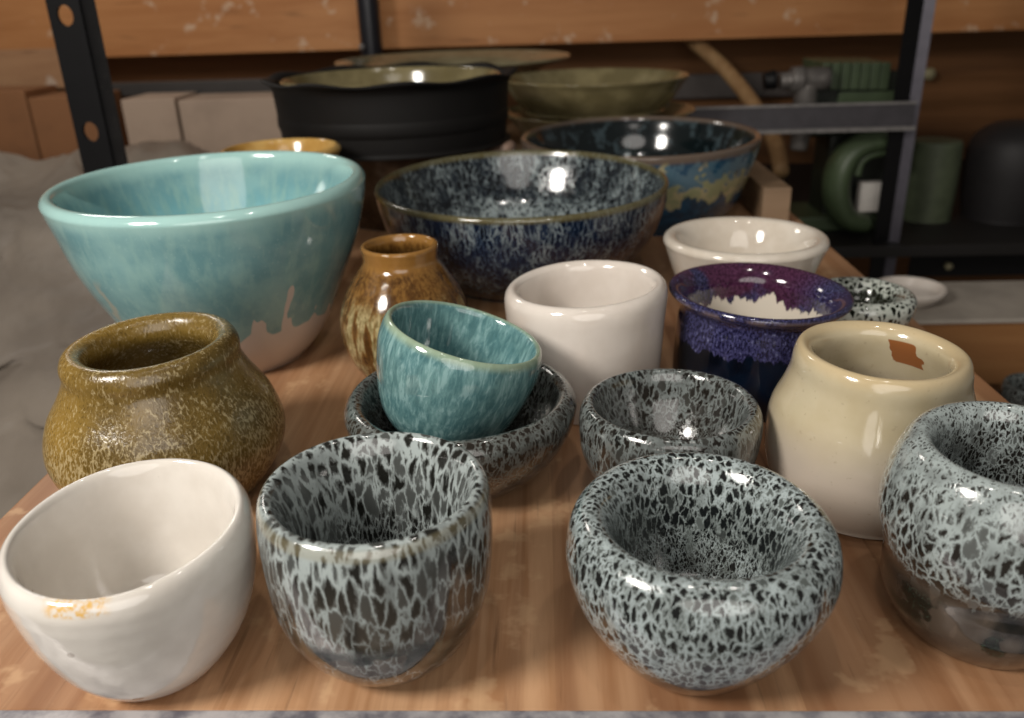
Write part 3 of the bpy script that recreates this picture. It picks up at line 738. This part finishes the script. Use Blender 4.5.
tag(pot('bowl', P_purple, 0.1379, 0.5246, 1.035, 0.963, G_purple, Z0, tilt=(-0.03, 0.014), wob=0.012, seed=33),
    'dark navy bowl with a flared purple rim and white inside', 'bowl')
# -- back
tag(pot('bowl', P_teal, -0.2405, 0.6072, 1.164, 0.995, G_teal, Z0, tilt=(0, 0.016), wob=0.010, seed=36, seg=192),
    'large flaring turquoise bowl with a bare white foot, at the left', 'bowl')
tag(pot('bowl', P_blue, -0.0202, 0.7840, 1.491, 1.040, G_blue, Z0, tilt=(0, 0.033), wob=0.006, seed=39, seg=192),
    'large dark blue bowl with dripping pale glaze inside, behind the white cup', 'bowl')
tag(pot('bowl', P_cone, 0.1568, 0.6520, 1.174, 0.998, G_white3, Z0, tilt=(0, -0.006), wob=0.010, seed=42),
    'cream white conical bowl standing behind the purple rimmed bowl', 'bowl')
tag(pot('bowl', P_spot, 0.2428, 0.6258, 0.934, 0.840, G_spot, Z0, tilt=(0, 0), wob=0.010, seed=45),
    'small white bowl with black spots behind the cream jar', 'bowl')
tag(pot('bowl', P_gb, 0.1134, 1.0253, 1.790, 0.984, G_bg, Z0, tilt=(0, 0.021), wob=0.006, seed=48, seg=192),
    'blue and olive banded bowl with dark inside, behind the dark blue bowl', 'bowl')
qd = W(905, 320, 1.12)
tag(pot('dish', [(0, 0), (2.6, 0), (3.2, .15), (4.3, 1.2), (4.6, 1.9), (4.45, 2.1), (4.2, 1.9), (3.2, .8), (0, .6)], qd.x, 1.12, 1.0, 1.0, G_white2, zs + 0.0065, wob=0.0, seg=64),
    'small plain white dish just beyond the black spotted bowl', 'dish')
# the small turquoise cup leaning inside the low bowl
P_aqua = [(0, 0), (2.2, 0), (2.8, .2), (3.7, 1.3), (4.3, 2.9), (4.6, 4.4), (4.55, 5.3), (4.4, 5.75), (4.2, 5.85), (4.0, 5.6), (3.85, 4.6), (3.4, 2.8), (2.4, 1.4), (0, .9)]
tag(pot('cup', P_aqua, -0.0615, 0.4265, 0.985, 1.07, G_aqua, 0.0235, wob=0.008, seed=51, rot=(R(-2.5), R(17), 0)),
    'small turquoise cup tilted inside the low speckled bowl', 'cup')

# -- stacks at the far back
G_brown = plain_glaze('glaze_brown', lin('#3a2a1e'), lin('#5a4838'), rough=0.25)
G_olive = plain_glaze('glaze_olive', lin('#6c6244'), lin('#857a58'), scale=0.3, rough=0.15)
G_pale = plain_glaze('glaze_pale_olive', lin('#8a8266'), lin('#7a7258'), scale=0.3, rough=0.2)
G_blk = paint('matte_black', lin('#12100f'), 0.6, spec=0.25)
G_gold = plain_glaze('glaze_gold', lin('#b98f4a'), lin('#d0ac68'), rough=0.15)
yS = 1.05
hz = W(395, 156, yS - 0.11).z                          # where the pan sits
xs = W(395, 120, yS).x
cass = empty('casserole', (xs + 0.01, yS, Z0), 'dark brown casserole dish under the black pan', 'casserole')
ch = hz - 0.001
pot('bowl_body', [(0, 0), (7.6, 0), (8.4, .3), (9.9, 3), (10.9, 6), (11.4, 8.0), (11.5, 8.35), (11.3, 8.55), (11.0, 8.4), (10, 6), (8.6, 3), (7, 1), (0, .7)], 0, 0, 1.0, ch * 100 / 8.55, G_brown, 0, wob=0.0, parent=cass)
tube('lug_handle', [(0.104, -0.035, ch - 0.012), (0.124, -0.043, ch - 0.006), (0.128, -0.028, ch - 0.005), (0.108, -0.02, ch - 0.01)], [0.006, 0.007, 0.007, 0.006], paint('lug', lin('#8d7566'), 0.4), cass)
def wavy(a, r, h, k):
    if k > 0.9: w = (k - 0.9) / 0.1; return r * (1 + 0.018 * w * math.sin(9 * a)), h + 0.0020 * w * math.sin(9 * a + 0.8)
    return r, h
rS = (W(520, 80, yS).x - W(270, 80, yS).x) / 2 * 100
hS = (W(395, 83, yS - 0.12).z - hz) * 100
tag(pot('pan', [(0, 0), (11.5, 0), (11.9, .2), (12.15, 3), (12.35, 6.0), (12.6, 7.0), (13.2, 7.5), (13.3, 7.75), (12.9, 7.85), (12.2, 7.5), (11.8, 6), (11.3, 1.2), (0, .7)], xs, yS, rS / 13.3, hS / 7.85, G_blk, hz + 0.001, wob=0.0, rimfn=wavy),
    'matte black round pan with a wavy rim, stacked on the casserole', 'pan')
tag(pot('dish', [(0, 0), (8.5, 0), (9.2, .3), (10.3, 3), (11.2, 5.8), (11.3, 6.1), (11.1, 6.25), (10.9, 6), (10, 3), (8, .9), (0, .7)], xs, yS, rS / 13.3 * 1.02, (hS - 1.25) / 6.25, G_olive, hz + 0.0105, wob=0.0),
    'pale olive dish nested inside the black pan', 'dish')
yT = 1.34
xT = W(594, 90, yT).x
rT = (W(687, 80, yT).x - W(500, 80, yT).x) / 2 * 100
bT = W(600, 121, yT - 0.09).z
tag(pot('dish', [(0, 0), (8, 0), (8.8, .3), (10.6, 3.0), (12.4, 6.0), (13.0, 6.8), (13.2, 7.0), (12.9, 7.15), (12.3, 6.6), (10, 3.2), (8, 1.2), (0, .8)], xT + 0.006, yT, rT / 12.7, max((bT - ZR) * 100 + 0.6, 1) / 7.15, G_olive, ZR, wob=0.0),
    'olive brown dish underneath the deep olive pie dish', 'dish')
hT = (W(594, 86, yT - 0.11).z - bT) * 100
tag(pot('pie_dish', [(0, 0), (9, 0), (9.6, .3), (11.2, 2.4), (12.4, 4.8), (12.9, 5.6), (13.0, 5.9), (12.7, 6.0), (12.1, 5.5), (10.6, 2.6), (8.6, 1), (0, .8)], xT, yT, rT / 13.0, hT / 6.0, G_olive, bT + 0.0045, wob=0.003, seed=3),
    'olive glazed pie dish above the blue and olive banded bowl', 'dish')
yU = 1.59
xU = W(453, 55, yU).x; rU = (W(570, 60, yU).x - W(337, 60, yU).x) / 2 * 100; zU = W(453, 57, yU).z
tag(pot('bowl', [(0, 0), (4.5, 0), (5.0, .3), (5.6, 3.4), (6.6, 5.6), (10.0, 8.4), (12.6, 9.6), (12.9, 9.9), (12.7, 10.1), (12.3, 9.9), (9.8, 8.8), (6, 6.2), (3, 5.4), (0, 5.2)], xU, yU, rU / 12.9, (zU - ZR) * 100 / 10.1, G_pale, ZR, wob=0.0),
    'wide pale olive footed bowl at the very back below the timber beam', 'bowl')
yV = 0.86
xV = W(281, 150, yV).x; zV = W(281, 148, yV).z; rV = (W(340, 150, yV).x - W(222, 150, yV).x) / 2 * 100
tag(pot('jar', [(0, 0), (2.2, 0), (2.5, .3), (3.2, 3), (4.2, 7), (5.0, 9.2), (5.2, 9.6), (5.0, 9.9), (4.6, 9.7), (3.8, 7), (2.8, 3), (2.0, 1), (0, .8)], xV, yV, rV / 5.2, zV * 100 / 9.9, G_gold, Z0, wob=0.0),
    'golden rimmed jar peeping over the back of the turquoise bowl', 'jar')
# a further speckled pot cut by the right edge
rt = W(1037, 392, 0.80)
st_ = box('side_shelf', 0.33, 0.9, 0.62, 0.90, rt.z - 0.065, rt.z - 0.045, paint('dark_side_board', lin('#3a2c22'), 0.7)); tag(st_, 'dark low shelf at the right beyond the wooden board', 'shelf')
tag(pot('bowl', P_small, rt.x + 0.0, 0.80, 0.8, 1.3, G_small, rt.z - 0.0445, seed=61), 'grey speckled bowl barely entering the right edge above the big pot', 'bowl')
